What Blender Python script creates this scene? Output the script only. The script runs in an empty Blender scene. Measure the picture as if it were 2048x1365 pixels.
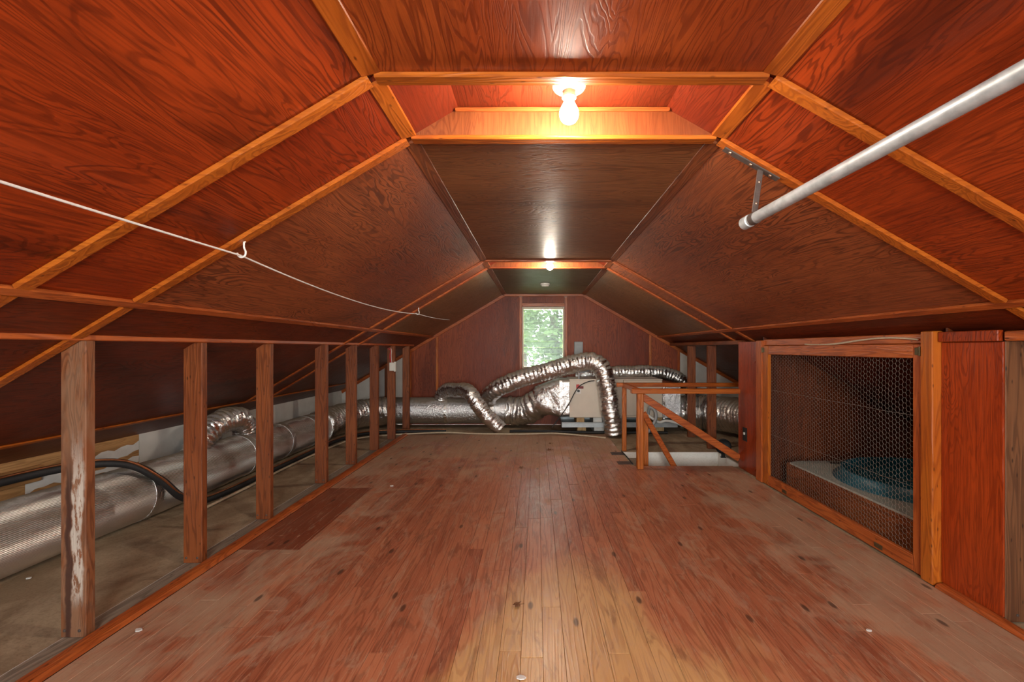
import bpy, math, random
from mathutils import Vector, noise
random.seed(7)
scene = bpy.context.scene
col = scene.collection

# ------------------------------------------------------------------ camera, world, exposure
CAMZ = 1.12
FPX, VPX, VPY = 910.0, 1074.0, 697.0
cam = bpy.data.cameras.new('camera')
cam.sensor_fit = 'HORIZONTAL'; cam.sensor_width = 36.0; cam.lens = FPX / 2048 * 36.0
cam.shift_x = -(VPX - 1024.0) / 2048.0
cam.shift_y = (VPY - 682.5) / 2048.0
cam.clip_start = 0.02
camo = bpy.data.objects.new('camera', cam); col.objects.link(camo)
camo.location = (0, 0, CAMZ); camo.rotation_euler = (math.pi / 2, 0, 0)
scene.camera = camo

BULB_E = 205.0
SKY_E = 11.0
world = bpy.data.worlds.new('sky'); scene.world = world
world.use_nodes = True
wn = world.node_tree
wn.nodes['Background'].inputs[0].default_value = (1.0, 0.985, 0.96, 1)
wn.nodes['Background'].inputs[1].default_value = SKY_E
vs = scene.view_settings
vs.view_transform = 'Standard'; vs.look = 'None'; vs.gamma = 1.0; vs.use_curve_mapping = False
vs.exposure = 1.78
cy = scene.cycles; cy.adaptive_threshold = .035
cy.max_bounces = 6; cy.diffuse_bounces = 4; cy.glossy_bounces = 3; cy.transmission_bounces = 2; cy.transparent_max_bounces = 8


def portal(name, loc, rx, sx, sy):
    l = bpy.data.lights.new(name, 'AREA'); l.shape = 'RECTANGLE'; l.size = sx; l.size_y = sy
    l.cycles.is_portal = True
    o = bpy.data.objects.new(name, l); col.objects.link(o)
    o.location = loc; o.rotation_euler = (rx, 0, 0)


portal('window_portal', (0.0925, 6.86, 1.275), -math.pi / 2, 0.62, 0.92)
portal('window_portal', (0.1, -2.02, 1.10), math.pi / 2, 1.5, 1.3)  # portal of the added fill window behind the camera

# ------------------------------------------------------------------ node helpers
def sock(nt, v, inp):
    if isinstance(v, bpy.types.NodeSocket): nt.links.new(v, inp)
    else: inp.default_value = v


class NT:
    def __init__(s, name):
        s.m = bpy.data.materials.new(name); s.m.use_nodes = True
        s.t = s.m.node_tree; s.t.nodes.clear()
        s.out = s.t.nodes.new('ShaderNodeOutputMaterial')

    def n(s, typ, **kw):
        nd = s.t.nodes.new(typ)
        for k, v in kw.items(): setattr(nd, k, v)
        return nd

    def math(s, op, a, b=0.0, c=0.0, clamp=False):
        nd = s.n('ShaderNodeMath', operation=op, use_clamp=clamp)
        sock(s.t, a, nd.inputs[0]); sock(s.t, b, nd.inputs[1]); sock(s.t, c, nd.inputs[2])
        return nd.outputs[0]

    def vmath(s, op, a, b=(0, 0, 0)):
        nd = s.n('ShaderNodeVectorMath', operation=op)
        sock(s.t, a, nd.inputs[0]); sock(s.t, b, nd.inputs[1])
        return nd.outputs[0]

    def mix(s, f, a, b, blend='MIX'):
        nd = s.n('ShaderNodeMix', data_type='RGBA', blend_type=blend)
        sock(s.t, f, nd.inputs[0])
        for v, i in ((a, 6), (b, 7)):
            if isinstance(v, tuple) and len(v) == 3: v = v + (1,)
            sock(s.t, v, nd.inputs[i])
        return nd.outputs[2]

    def noise(s, vec, scale=1.0, detail=2.0, rough=.5, dist=0.0):
        nd = s.n('ShaderNodeTexNoise')
        sock(s.t, vec, nd.inputs['Vector'])
        nd.inputs['Scale'].default_value = scale; nd.inputs['Detail'].default_value = detail
        nd.inputs['Roughness'].default_value = rough; nd.inputs['Distortion'].default_value = dist
        return nd.outputs['Fac']

    def mr(s, v, a, b, c=0.0, d=1.0, smooth=True):
        nd = s.n('ShaderNodeMapRange', interpolation_type='SMOOTHSTEP' if smooth else 'LINEAR')
        sock(s.t, v, nd.inputs[0])
        for i, q in enumerate((a, b, c, d)): sock(s.t, q, nd.inputs[1 + i])
        return nd.outputs[0]

    def pos(s):
        return s.n('ShaderNodeNewGeometry').outputs['Position']

    def nrm(s):
        return s.n('ShaderNodeNewGeometry').outputs['Normal']

    def xyz(s, v):
        nd = s.n('ShaderNodeSeparateXYZ'); sock(s.t, v, nd.inputs[0])
        return nd.outputs[0], nd.outputs[1], nd.outputs[2]

    def rnd(s):
        return s.n('ShaderNodeObjectInfo').outputs['Random']

    def bump(s, h, strength=.2, dist=.01):
        nd = s.n('ShaderNodeBump'); nd.inputs['Strength'].default_value = strength
        nd.inputs['Distance'].default_value = dist
        sock(s.t, h, nd.inputs['Height']); return nd.outputs[0]

    def bsdf(s, color, rough=.5, metal=0.0, normal=None, spec=.5, **kw):
        p = s.n('ShaderNodeBsdfPrincipled')
        if isinstance(color, tuple) and len(color) == 3: color = color + (1,)
        sock(s.t, color, p.inputs['Base Color']); sock(s.t, rough, p.inputs['Roughness'])
        sock(s.t, metal, p.inputs['Metallic']); p.inputs['Specular IOR Level'].default_value = spec
        if normal is not None: s.t.links.new(normal, p.inputs['Normal'])
        for k, v in kw.items(): sock(s.t, v, p.inputs[k])
        s.t.links.new(p.outputs[0], s.out.inputs[0])
        return s.m


AX = {'X': (0, 1, 2), 'Y': (1, 0, 2), 'Z': (2, 0, 1)}


def stretch(nt, p, axis, along, across):
    v = [across] * 3; v['XYZ'.index(axis)] = along
    return nt.vmath('MULTIPLY', p, tuple(v))


def off(nt, p, k=37.0):
    c = nt.n('ShaderNodeCombineXYZ')
    r = nt.math('MULTIPLY', nt.rnd(), k)
    for i in range(3): nt.t.links.new(nt.math('MULTIPLY', r, 1.0 + .37 * i), c.inputs[i])
    return nt.vmath('ADD', p, c.outputs[0])


def plywood(name, dark, mid, light, axis, rough=.3, lines=22.0, stain=.6, spec=.36, contrast=.72, bump=.30):
    nt = NT(name)
    p0 = nt.pos(); p = off(nt, p0)
    w = nt.vmath('ADD', stretch(nt, p, axis, 1.3, 9.0), (0, 0, 0))
    f = nt.noise(w, 1.0, 3.5, .42, .75)
    fine = nt.noise(stretch(nt, p, axis, 4.0, 120.0), 1.0, 3.0, .6)
    wob = nt.noise(stretch(nt, p, axis, 6.0, 30.0), 1.0, 1.0, .6)
    ph = nt.math('ADD', nt.math('MULTIPLY', f, lines * 6.283), nt.math('MULTIPLY', wob, 2.2))
    s = nt.math('SINE', ph)
    line = nt.mr(s, .1, .95)                       # dark late-wood bands
    amt = nt.mr(nt.noise(p, 1.7, 2), .3, .65, .35, 1.0)
    line = nt.math('MULTIPLY', nt.math('MULTIPLY', line, amt), .85 * contrast)
    big = nt.noise(stretch(nt, p, axis, .7, 1.6), 1.0, 3.0, .55)
    base = nt.mix(nt.mr(big, .3, .7), mid, light)
    base = nt.mix(nt.math('MULTIPLY', nt.mr(fine, .35, .72), .5), base, dark)
    base = nt.mix(line, base, dark)
    st = nt.mr(nt.noise(stretch(nt, p, axis, .5, 2.4), 1.0, 4.0, .6, .4), .54, .72)
    base = nt.mix(nt.math('MULTIPLY', st, stain), base, tuple(c * .55 for c in dark))
    h = nt.math('ADD', nt.math('MULTIPLY', line, -1.2), fine)
    r = nt.math('ADD', rough - .10, nt.math('ADD', nt.math('MULTIPLY', big, .14), nt.math('MULTIPLY', nt.noise(p, 9.0, 2, .7), .14)))
    return nt.bsdf(base, r, 0, nt.bump(h, bump, .002), spec)


def timber(name, dark, mid, light, axis, rough=.5, wear=None, grain=55.0, knots=True):
    nt = NT(name)
    p = off(nt, nt.pos())
    ring = nt.noise(stretch(nt, p, axis, 1.2, 16.0), 1.0, 2.0, .5, .6)
    s = nt.math('SINE', nt.math('MULTIPLY', ring, grain))
    fine = nt.noise(stretch(nt, p, axis, 6.0, 260.0), 1.0, 3.0, .6)
    big = nt.noise(stretch(nt, p, axis, 1.5, 4.0), 1.0, 3.0, .55)
    base = nt.mix(nt.mr(big, .3, .7), mid, light)
    base = nt.mix(nt.math('MULTIPLY', nt.mr(s, .0, 1.0), .5), base, dark)
    base = nt.mix(nt.math('MULTIPLY', nt.mr(fine, .4, .8), .4), base, dark)
    if knots:
        v = nt.n('ShaderNodeTexVoronoi'); sock(nt.t, stretch(nt, p, axis, 2.4, 7.0), v.inputs['Vector'])
        k = nt.mr(v.outputs['Distance'], .05, .16, 1.0, 0.0)
        base = nt.mix(nt.math('MULTIPLY', k, .8), base, tuple(c * .35 for c in dark))
    if wear:
        wn_ = nt.mr(nt.noise(stretch(nt, p, axis, 5.0, 14.0), 1.0, 6.0, .7), .55, .72)
        base = nt.mix(nt.math('MULTIPLY', wn_, .55), base, wear)
    return nt.bsdf(base, rough, 0, nt.bump(nt.math('ADD', s, fine), .18, .002), .4)


def plain(name, color, rough=.5, metal=0.0, var=.15, scale=12.0, bump=.05, spec=.5, **kw):
    nt = NT(name); p = off(nt, nt.pos())
    n = nt.noise(p, scale, 5, .6)
    c = nt.mix(nt.mr(n, .3, .75), color, tuple(q * (1 - var) for q in color))
    return nt.bsdf(c, rough, metal, nt.bump(n, bump, .004), spec, **kw)


# ------------------------------------------------------------------ materials
M = {}
RD, RM, RL = (.060, .006, .002), (.24, .025, .004), (.38, .050, .007)
for a in 'XYZ':
    M['ply' + a] = plywood('red_plywood_' + a, RD, RM, RL, a, stain=.75)
M['ply_flat'] = plywood('ceiling_plywood', (.14, .018, .004), (.34, .052, .009), (.45, .095, .016), 'Y', .33, 24, .45, .36, .8)
M['ply_brown_sheen'] = plywood('brown_sheen_plywood', (.10, .036, .012), (.25, .088, .030), (.34, .135, .050), 'X', .46, 24, .5, .30, .8, .8)  # daylight reflection on the middle flat panel put into the base colour
M['ply_green_sheen'] = plywood('olive_sheen_plywood', (.06, .042, .02), (.15, .11, .058), (.21, .16, .09), 'X', .40, 24, .5, .45, .8)  # greenish window reflection on the far flat panel painted as base colour
M['ply_far_sheen'] = plywood('far_slope_sheen_plywood', (.08, .034, .012), (.20, .088, .034), (.30, .14, .058), 'Y', .32, 24, .4, .36, .7)  # browner base carries the grazing sheen of the far slope
M['ply_mid'] = plywood('mid_slope_sheen_plywood', (.07, .015, .005), (.26, .055, .014), (.38, .10, .028), 'Y', .42, 24, .45, .5, .9)  # golden bulb sheen worked into the base colour
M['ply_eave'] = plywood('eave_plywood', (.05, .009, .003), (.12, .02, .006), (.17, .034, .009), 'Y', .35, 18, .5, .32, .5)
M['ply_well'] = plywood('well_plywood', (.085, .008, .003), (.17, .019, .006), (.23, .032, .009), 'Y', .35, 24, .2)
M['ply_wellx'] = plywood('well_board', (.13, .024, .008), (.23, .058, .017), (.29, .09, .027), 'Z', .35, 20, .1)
M['ply_end'] = plywood('gable_plywood', (.08, .013, .006), (.23, .042, .017), (.33, .072, .026), 'Z', .40, 22, .5, .25, .6)
M['ply_cab'] = plywood('cabinet_plywood', (.10, .010, .002), (.31, .034, .005), (.41, .056, .008), 'Z', .27, 26, .35)
M['ply_low_shade'] = plywood('low_slope_shade_plywood', (.035, .005, .002), (.13, .016, .004), (.19, .027, .005), 'Y', .36, 22, .6)  # darkened copy: lamp falloff down the slope is put into the colour
M['ply_dark'] = plywood('cupboard_shade_plywood', (.035, .007, .002), (.12, .021, .004), (.17, .034, .006), 'Z', .4, 20, .4)  # darkened copy: shade inside the cupboard is painted into the wood
M['ply_tan'] = plywood('tan_plywood', (.22, .10, .035), (.40, .20, .075), (.50, .27, .11), 'Y', .55, 12, .2, .3, .5)
for a in 'XYZ':
    M['amber' + a] = timber('amber_wood_' + a, (.22, .042, .005), (.41, .092, .009), (.49, .132, .013), a, .38)
    M['rust' + a] = timber('rust_wood_' + a, (.17, .028, .007), (.40, .085, .017), (.50, .125, .026), a, .38)
    M['stud' + a] = timber('stud_wood_' + a, (.065, .014, .004), (.18, .043, .011), (.26, .070, .018), a, .5)
    M['raw' + a] = timber('raw_wood_' + a, (.055, .018, .007), (.14, .050, .019), (.20, .078, .030), a, .65)
M['greyboard'] = timber('grey_board', (.10, .07, .05), (.24, .18, .135), (.32, .25, .19), 'Y', .75, (.36, .29, .22))
M['pale'] = timber('pale_block', (.30, .17, .07), (.46, .29, .13), (.55, .36, .18), 'Z', .7)


def weathered_post():
    nt = NT('weathered_post'); P0 = nt.pos()
    x, y, z = nt.xyz(P0)
    s = stretch(nt, P0, 'Z', 2.0, 18.0)
    ring = nt.math('SINE', nt.math('MULTIPLY', nt.noise(s, 1, 2, .5, .6), 60))
    base = nt.mix(nt.mr(ring, 0, 1, 0, .6), (.22, .075, .028), (.09, .026, .010))
    gr = nt.mr(nt.noise(stretch(nt, P0, 'Z', 3.0, 12.0), 1, 5, .65), .42, .62)
    base = nt.mix(nt.math('MULTIPLY', gr, .45), base, (.27, .17, .11))
    wob = nt.math('MULTIPLY', nt.math('SUBTRACT', nt.noise(P0, 9.0, 4), .5), .05)
    xx = nt.math('ADD', x, wob)
    pm = nt.math('MULTIPLY', nt.mr(xx, -1.797, -1.788), nt.mr(xx, -1.748, -1.760))
    pm = nt.math('MULTIPLY', pm, nt.math('MULTIPLY', nt.mr(z, .10, .2), nt.mr(z, .85, .55)))
    fl = nt.mr(nt.noise(stretch(nt, P0, 'Z', 14.0, 60.0), 1, 6, .75), .40, .50)
    base = nt.mix(nt.math('MULTIPLY', nt.math('MULTIPLY', pm, fl), .85), base, (.56, .50, .44))
    dr = nt.math('MULTIPLY', nt.mr(xx, -1.822, -1.812), nt.mr(xx, -1.790, -1.799))
    dr = nt.math('MULTIPLY', dr, nt.mr(z, .80, .55))
    base = nt.mix(nt.math('MULTIPLY', dr, .85), base, (.045, .018, .014))
    return nt.bsdf(base, .6, 0, nt.bump(ring, .2, .002), .35)


M['post1'] = weathered_post()


def floor_mat():
    nt = NT('strip_floor'); P0 = nt.pos(); p = off(nt, P0)
    x, y, z = nt.xyz(P0)
    ring = nt.noise(stretch(nt, p, 'Y', .9, 14.0), 1.0, 2.5, .5, .7)
    s = nt.mr(nt.math('SINE', nt.math('MULTIPLY', ring, 70)), -.1, 1.0)
    fine = nt.mr(nt.noise(stretch(nt, p, 'Y', 5.0, 200.0), 1.0, 3.0, .6), .35, .8)
    r = nt.rnd()
    red = nt.mix(r, (.39, .125, .064), (.53, .20, .102))
    redd = nt.mix(r, (.17, .036, .016), (.28, .070, .030))
    bare = nt.mix(r, (.56, .30, .11), (.66, .40, .18))
    bared = nt.mix(r, (.40, .17, .06), (.46, .24, .10))
    red = nt.mix(nt.math('MULTIPLY', s, .55), red, redd)
    bare = nt.mix(nt.math('MULTIPLY', s, .55), bare, bared)
    red = nt.mix(nt.math('MULTIPLY', fine, .3), red, redd)
    bare = nt.mix(nt.math('MULTIPLY', fine, .25), bare, bared)
    # worn-through walking patch near the viewer
    big = nt.noise(stretch(nt, P0, 'Y', .9, 2.2), 1.0, 5.0, .6)
    dx = nt.math('ABSOLUTE', nt.math('SUBTRACT', x, .16))
    half = nt.mr(y, 1.3, 2.6, .70, .05, False)
    jit = nt.math('ADD', nt.math('MULTIPLY', nt.math('SUBTRACT', big, .5), 1.1),
                  nt.math('MULTIPLY', nt.math('SUBTRACT', r, .5), .08))
    wear = nt.mr(nt.math('SUBTRACT', nt.math('ADD', half, jit), dx), -.10, .14)
    wear = nt.math('MULTIPLY', wear, nt.mr(nt.math('ADD', y, nt.math('MULTIPLY', jit, 1.2)), 2.75, 1.9))
    c = nt.mix(wear, red, bare)
    # scuffed lighter scratches
    scf = nt.mr(nt.noise(stretch(nt, P0, 'Y', 2.2, 9.0), 1.0, 5.0, .72, 1.2), .56, .66)
    c = nt.mix(nt.math('MULTIPLY', scf, .5), c, (.46, .28, .17))
    # dust: sides and the far end, with a clean rectangle where a crate stood
    edge = nt.math('MAXIMUM', nt.mr(x, -.55, -1.7), nt.mr(x, .85, 1.8))
    edge = nt.math('MAXIMUM', nt.math('MULTIPLY', edge, .8), nt.mr(y, 3.0, 5.4, 0, .8))
    dn = nt.noise(P0, 2.4, 6.0, .68, .5)
    dust = nt.mr(nt.math('ADD', dn, nt.math('MULTIPLY', edge, .34)), .60, .80)
    inr = nt.math('MULTIPLY', nt.mr(x, -1.318, -1.325, 0, 1), nt.math('MULTIPLY', nt.mr(y, 2.52, 2.535), nt.mr(y, 3.66, 3.63)))
    dust = nt.math('MULTIPLY', dust, nt.math('SUBTRACT', 1.0, nt.math('MULTIPLY', inr, .9)))
    d2 = nt.noise(stretch(nt, P0, 'Y', 2.0, 4.2), 1.0, 6.0, .72, 1.6)
    d2 = nt.math('MULTIPLY', nt.mr(nt.math('ADD', d2, nt.math('MULTIPLY', edge, .10)), .52, .64), nt.math('SUBTRACT', 1.0, nt.math('MULTIPLY', wear, .6)))
    c = nt.mix(nt.math('MULTIPLY', d2, .5), c, (.47, .30, .205))
    d3 = nt.mr(nt.noise(stretch(nt, P0, 'Y', 1.3, 6.0), 1.0, 5.0, .7, 2.0), .55, .66)
    c = nt.mix(nt.math('MULTIPLY', d3, .45), c, (.15, .055, .032))
    c = nt.mix(inr, c, (.24, .060, .027))
    sc2 = nt.mr(nt.noise(stretch(nt, P0, 'Y', 7.0, 45.0), 1.0, 4.0, .75, 1.5), .56, .64)
    c = nt.mix(nt.math('MULTIPLY', sc2, .42), c, (.52, .34, .22))
    dk2 = nt.mr(nt.noise(stretch(nt, p, 'Y', 1.2, 26.0), 1.0, 6.0, .7, .6), .58, .70)
    c = nt.mix(nt.math('MULTIPLY', dk2, .35), c, (.12, .045, .028))
    c = nt.mix(nt.math('MULTIPLY', dust, .62), c, (.47, .315, .205))
    # dark stains and knots
    v = nt.n('ShaderNodeTexVoronoi'); v.voronoi_dimensions = '2D'; sock(nt.t, stretch(nt, P0, 'Y', 1.25, 3.4), v.inputs['Vector'])
    v.inputs['Scale'].default_value = 1.0
    k = nt.mr(v.outputs['Distance'], .022, .05, 1, 0)
    c = nt.mix(nt.math('MULTIPLY', k, .75), c, (.05, .025, .018))
    stn = nt.mr(nt.noise(stretch(nt, P0, 'Y', 1.0, 5.0), 1.0, 5.0, .65, .8), .66, .76)
    c = nt.mix(nt.math('MULTIPLY', stn, .55), c, (.09, .055, .045))
    rough = nt.math('ADD', nt.math('ADD', .30, nt.math('MULTIPLY', dust, .35)), nt.math('MULTIPLY', fine, .10))
    return nt.bsdf(c, rough, 0, nt.bump(s, .12, .002), .5)


M['floor'] = floor_mat()


def dusty(name, base, dust, stain, rough=.85):
    nt = NT(name); P0 = nt.pos()
    n = nt.noise(stretch(nt, P0, 'Y', 1.6, 3.2), 1.0, 8.0, .68, .8)
    c = nt.mix(nt.mr(n, .38, .60), base, dust)
    n2 = nt.noise(stretch(nt, P0, 'X', 1.2, 4.0), 1.0, 7.0, .7, 1.0)
    c = nt.mix(nt.mr(n2, .55, .68, 0, .7), c, stain)
    n3 = nt.noise(P0, 90, 4, .7)
    c = nt.mix(nt.mr(n3, .45, .7, 0, .35), c, stain)
    return nt.bsdf(c, rough, 0, nt.bump(n, .1, .004), .25)


M['dusty'] = dusty('dusty_boards', (.30, .21, .13), (.45, .34, .225), (.14, .085, .05))
M['subfloor'] = plain('subfloor', (.045, .025, .018), .9)
M['white'] = plain('white_paint', (.66, .64, .61), .7, 0, .12, 6)
M['whitewood'] = dusty('white_painted_boards', (.86, .84, .80), (.80, .78, .73), (.60, .55, .48), .6)
M['paper'] = plain('torn_paper', (.70, .68, .66), .8)


def foil(name, base=(.76, .74, .735), rough=.25, bs=.75, sc=24.0, dust=(.25, .19, .125), dlo=.35, dhi=.85, dmax=.9):
    nt = NT(name); P0 = nt.pos()
    n1 = nt.noise(P0, sc, 4.0, .55, .8)
    n2 = nt.noise(P0, sc * 4.5, 2.0, .5, .3)
    h = nt.math('ADD', n1, nt.math('MULTIPLY', n2, .25))
    nz = nt.xyz(nt.nrm())[2]
    dn = nt.noise(P0, 7.0, 7.0, .7)
    d = nt.math('MULTIPLY', nt.mr(nt.math('ADD', nz, nt.math('MULTIPLY', nt.math('SUBTRACT', dn, .5), .7)), dlo, dhi), dmax)
    c = nt.mix(d, base, dust)
    metal = nt.math('SUBTRACT', 1.0, d)
    r = nt.math('ADD', rough, nt.math('MULTIPLY', d, .55))
    return nt.bsdf(c, r, metal, nt.bump(h, bs, .012), .5)


M['foil'] = foil('crinkled_foil')
M['foil_flat'] = foil('smooth_foil', (.80, .79, .81), .30, 1.0, 34.0, (.21, .165, .115), .45, .8, .92)
M['foil_rib'] = foil('ribbed_foil', (.85, .83, .82), .38, .2, 30.0, (.19, .15, .105), .58, .85, .92)
M['foil_dark'] = foil('dark_foil', (.80, .80, .82), .2, .7, 18.0)
M['galv'] = plain('galvanised_steel', (.50, .54, .57), .45, .35, .35, 22, .08)
M['steel'] = plain('zinc_steel', (.36, .39, .41), .45, .6, .2, 10)
M['iron'] = plain('dark_iron', (.13, .10, .09), .55, .5, .3, 40)
M['brass'] = plain('tarnished_hinge', (.16, .12, .06), .45, .7, .3, 60)
M['beige'] = plain('beige_enamel', (.64, .56, .47), .45, 0, .08, 5, .02)
M['greybox'] = plain('grey_box', (.36, .38, .40), .5, 0, .08, 8, .02)
M['black'] = plain('black_rubber', (.016, .015, .016), .6, 0, .2, 30)
M['blackplastic'] = plain('black_plastic', (.012, .012, .013), .4)
M['copper'] = plain('copper_tube', (.48, .20, .09), .35, .9, .3, 30)
M['cable'] = plain('beige_cable', (.55, .44, .31), .6, 0, .2, 40)
M['rope'] = plain('white_rope', (.72, .70, .68), .7, 0, .15, 120, .2)
M['hook'] = plain('white_hook', (.75, .74, .72), .35, 0, .05)
M['porcelain'] = plain('porcelain', (.60, .55, .43), .3, 0, .05)
M['plastic'] = plain('white_plastic', (.75, .72, .66), .4, 0, .05)
M['red'] = plain('red_wire', (.5, .03, .03), .5)
M['sticker'] = plain('white_sticker', (.72, .71, .68), .6)
M['wire'] = plain('galvanised_wire', (.27, .24, .21), .55, .5, .3, 60)
M['teal'] = plain('teal_enamel', (.007, .10, .145), .4, 0, .35, 7, .05)
M['foam'] = plain('white_foam', (.72, .72, .70), .8)
M['leafdry'] = plain('dry_leaf', (.22, .09, .035), .8, 0, .4, 50)
M['screw'] = plain('screw_head', (.5, .32, .22), .35, .9)
M['winframe'] = plain('cream_window_frame', (.62, .54, .42), .45, 0, .12, 20)
M['bark'] = plain('bark', (.12, .09, .06), .9)
M['soffit'] = plain('grey_soffit', (.22, .24, .26), .8)
M['leafg'] = plain('green_leaf', (.16, .26, .07), .5, 0, .5, 2.5)
M['ground'] = plain('lawn_soil', (.12, .17, .05), .95)


def glass(name, tint, haze):
    nt = NT(name)
    tr = nt.n('ShaderNodeBsdfTransparent'); tr.inputs[0].default_value = tint + (1,)
    gl = nt.n('ShaderNodeBsdfGlossy'); gl.inputs['Roughness'].default_value = .08
    df = nt.n('ShaderNodeBsdfTranslucent'); df.inputs[0].default_value = (.9, .95, .93, 1)
    fr = nt.n('ShaderNodeFresnel'); fr.inputs[0].default_value = 1.45
    m0 = nt.n('ShaderNodeMixShader'); m0.inputs[0].default_value = haze
    nt.t.links.new(tr.outputs[0], m0.inputs[1]); nt.t.links.new(df.outputs[0], m0.inputs[2])
    mx = nt.n('ShaderNodeMixShader')
    nt.t.links.new(fr.outputs[0], mx.inputs[0]); nt.t.links.new(m0.outputs[0], mx.inputs[1]); nt.t.links.new(gl.outputs[0], mx.inputs[2])
    nt.t.links.new(mx.outputs[0], nt.out.inputs[0])
    return nt.m


M['glass'] = glass('window_glass', (.95, .97, .96), .02)
M['glass_dirty'] = glass('dusty_louvre_glass', (.28, .31, .30), .045)


def glow(name, color, e):
    nt = NT(name); em = nt.n('ShaderNodeEmission'); em.inputs[0].default_value = color + (1,); em.inputs[1].default_value = e
    nt.t.links.new(em.outputs[0], nt.out.inputs[0]); return nt.m


M['bulb'] = glow('lit_bulb', (1.0, .89, .72), BULB_E)

# ------------------------------------------------------------------ mesh helpers
ORG = {}


class MB:
    def __init__(s): s.v = []; s.f = []

    def add(s, vs_, fs):
        b = len(s.v); s.v += [tuple(q) for q in vs_]; s.f += [tuple(i + b for i in f) for f in fs]; return s

    def box(s, x0, x1, y0, y1, z0, z1, c=0.0):
        """box with chamfered vertical/long edges when c > 0"""
        if c <= 0:
            v = [(x, y, z) for z in (z0, z1) for x, y in ((x0, y0), (x1, y0), (x1, y1), (x0, y1))]
            return s.add(v, [(3, 2, 1, 0), (4, 5, 6, 7), (0, 1, 5, 4), (1, 2, 6, 5), (2, 3, 7, 6), (3, 0, 4, 7)])
        c = min(c, (x1 - x0) * .3, (y1 - y0) * .3, (z1 - z0) * .3)
        R = []
        for z, i in ((z0, c), (z0 + c, 0), (z1 - c, 0), (z1, c)):
            a0, a1, b0, b1 = x0 + i, x1 - i, y0 + i, y1 - i
            R.append([(a0 + c, b0, z), (a1 - c, b0, z), (a1, b0 + c, z), (a1, b1 - c, z), (a1 - c, b1, z), (a0 + c, b1, z), (a0, b1 - c, z), (a0, b0 + c, z)])
        v = [q for r in R for q in r]
        f = [tuple(range(7, -1, -1)), tuple(range(24, 32))]
        for k in range(3):
            for i in range(8):
                j = (i + 1) % 8
                f.append((k * 8 + i, k * 8 + j, k * 8 + 8 + j, k * 8 + 8 + i))
        return s.add(v, f)

    def slab(s, pts, vec):
        """polygon extruded along vec"""
        n = len(pts); vec = Vector(vec)
        v = [Vector(q) for q in pts] + [Vector(q) + vec for q in pts]
        f = [tuple(range(n - 1, -1, -1)), tuple(range(n, 2 * n))]
        for i in range(n):
            j = (i + 1) % n; f.append((i, j, n + j, n + i))
        return s.add(v, f)

    def bar(s, a, b, w, h, up=(0, 0, 1), c=.003):
        """rectangular bar a->b, width w (sideways) and height h (along up), chamfered"""
        a = Vector(a); b = Vector(b); d = (b - a).normalized(); u = Vector(up)
        sd = d.cross(u).normalized(); u = sd.cross(d).normalized()
        c = min(c, w * .3, h * .3)
        pr = [(-w / 2 + c, -h / 2), (w / 2 - c, -h / 2), (w / 2, -h / 2 + c), (w / 2, h / 2 - c), (w / 2 - c, h / 2), (-w / 2 + c, h / 2), (-w / 2, h / 2 - c), (-w / 2, -h / 2 + c)]
        v = [o + sd * x + u * y for o in (a, b) for x, y in pr]
        f = [tuple(range(7, -1, -1)), tuple(range(8, 16))] + [(i, (i + 1) % 8, 8 + (i + 1) % 8, 8 + i) for i in range(8)]
        return s.add(v, f)

    def tube(s, pts, r, seg=10, cap=True, rfun=None):
        pts = [Vector(p) for p in pts]; n = len(pts)
        T = []
        for i in range(n):
            T.append((pts[min(i + 1, n - 1)] - pts[max(i - 1, 0)]).normalized())
        u = Vector((0, 0, 1)) if abs(T[0].z) < .9 else Vector((1, 0, 0))
        u = (u - T[0] * u.dot(T[0])).normalized()
        v = []; L = 0.0
        for i in range(n):
            if i:
                L += (pts[i] - pts[i - 1]).length
                u = (u - T[i] * u.dot(T[i])).normalized()
            w = T[i].cross(u)
            for k in range(seg):
                a = 2 * math.pi * k / seg
                rr = r[i] if isinstance(r, (list, tuple)) else r
                dvec = u * math.cos(a) + w * math.sin(a)
                if rfun: rr = rfun(rr, a, L, pts[i] + dvec * rr)
                v.append(pts[i] + dvec * rr)
        f = [(i * seg + k, i * seg + (k + 1) % seg, (i + 1) * seg + (k + 1) % seg, (i + 1) * seg + k) for i in range(n - 1) for k in range(seg)]
        if cap:
            f.append(tuple(range(seg - 1, -1, -1))); f.append(tuple(range((n - 1) * seg, n * seg)))
        return s.add(v, f)

    def lathe(s, prof, base, axis=(0, 0, 1), seg=32):
        """profile of (radius, height) turned about axis through base"""
        ax = Vector(axis).normalized(); base = Vector(base)
        u = Vector((1, 0, 0)) if abs(ax.x) < .9 else Vector((0, 1, 0))
        u = (u - ax * u.dot(ax)).normalized(); w = ax.cross(u)
        v = [base + ax * h + (u * math.cos(2 * math.pi * k / seg) + w * math.sin(2 * math.pi * k / seg)) * r for r, h in prof for k in range(seg)]
        n = len(prof)
        f = [(i * seg + k, i * seg + (k + 1) % seg, (i + 1) * seg + (k + 1) % seg, (i + 1) * seg + k) for i in range(n - 1) for k in range(seg)]
        f.append(tuple(range(seg - 1, -1, -1))); f.append(tuple(range((n - 1) * seg, n * seg)))
        return s.add(v, f)

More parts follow.
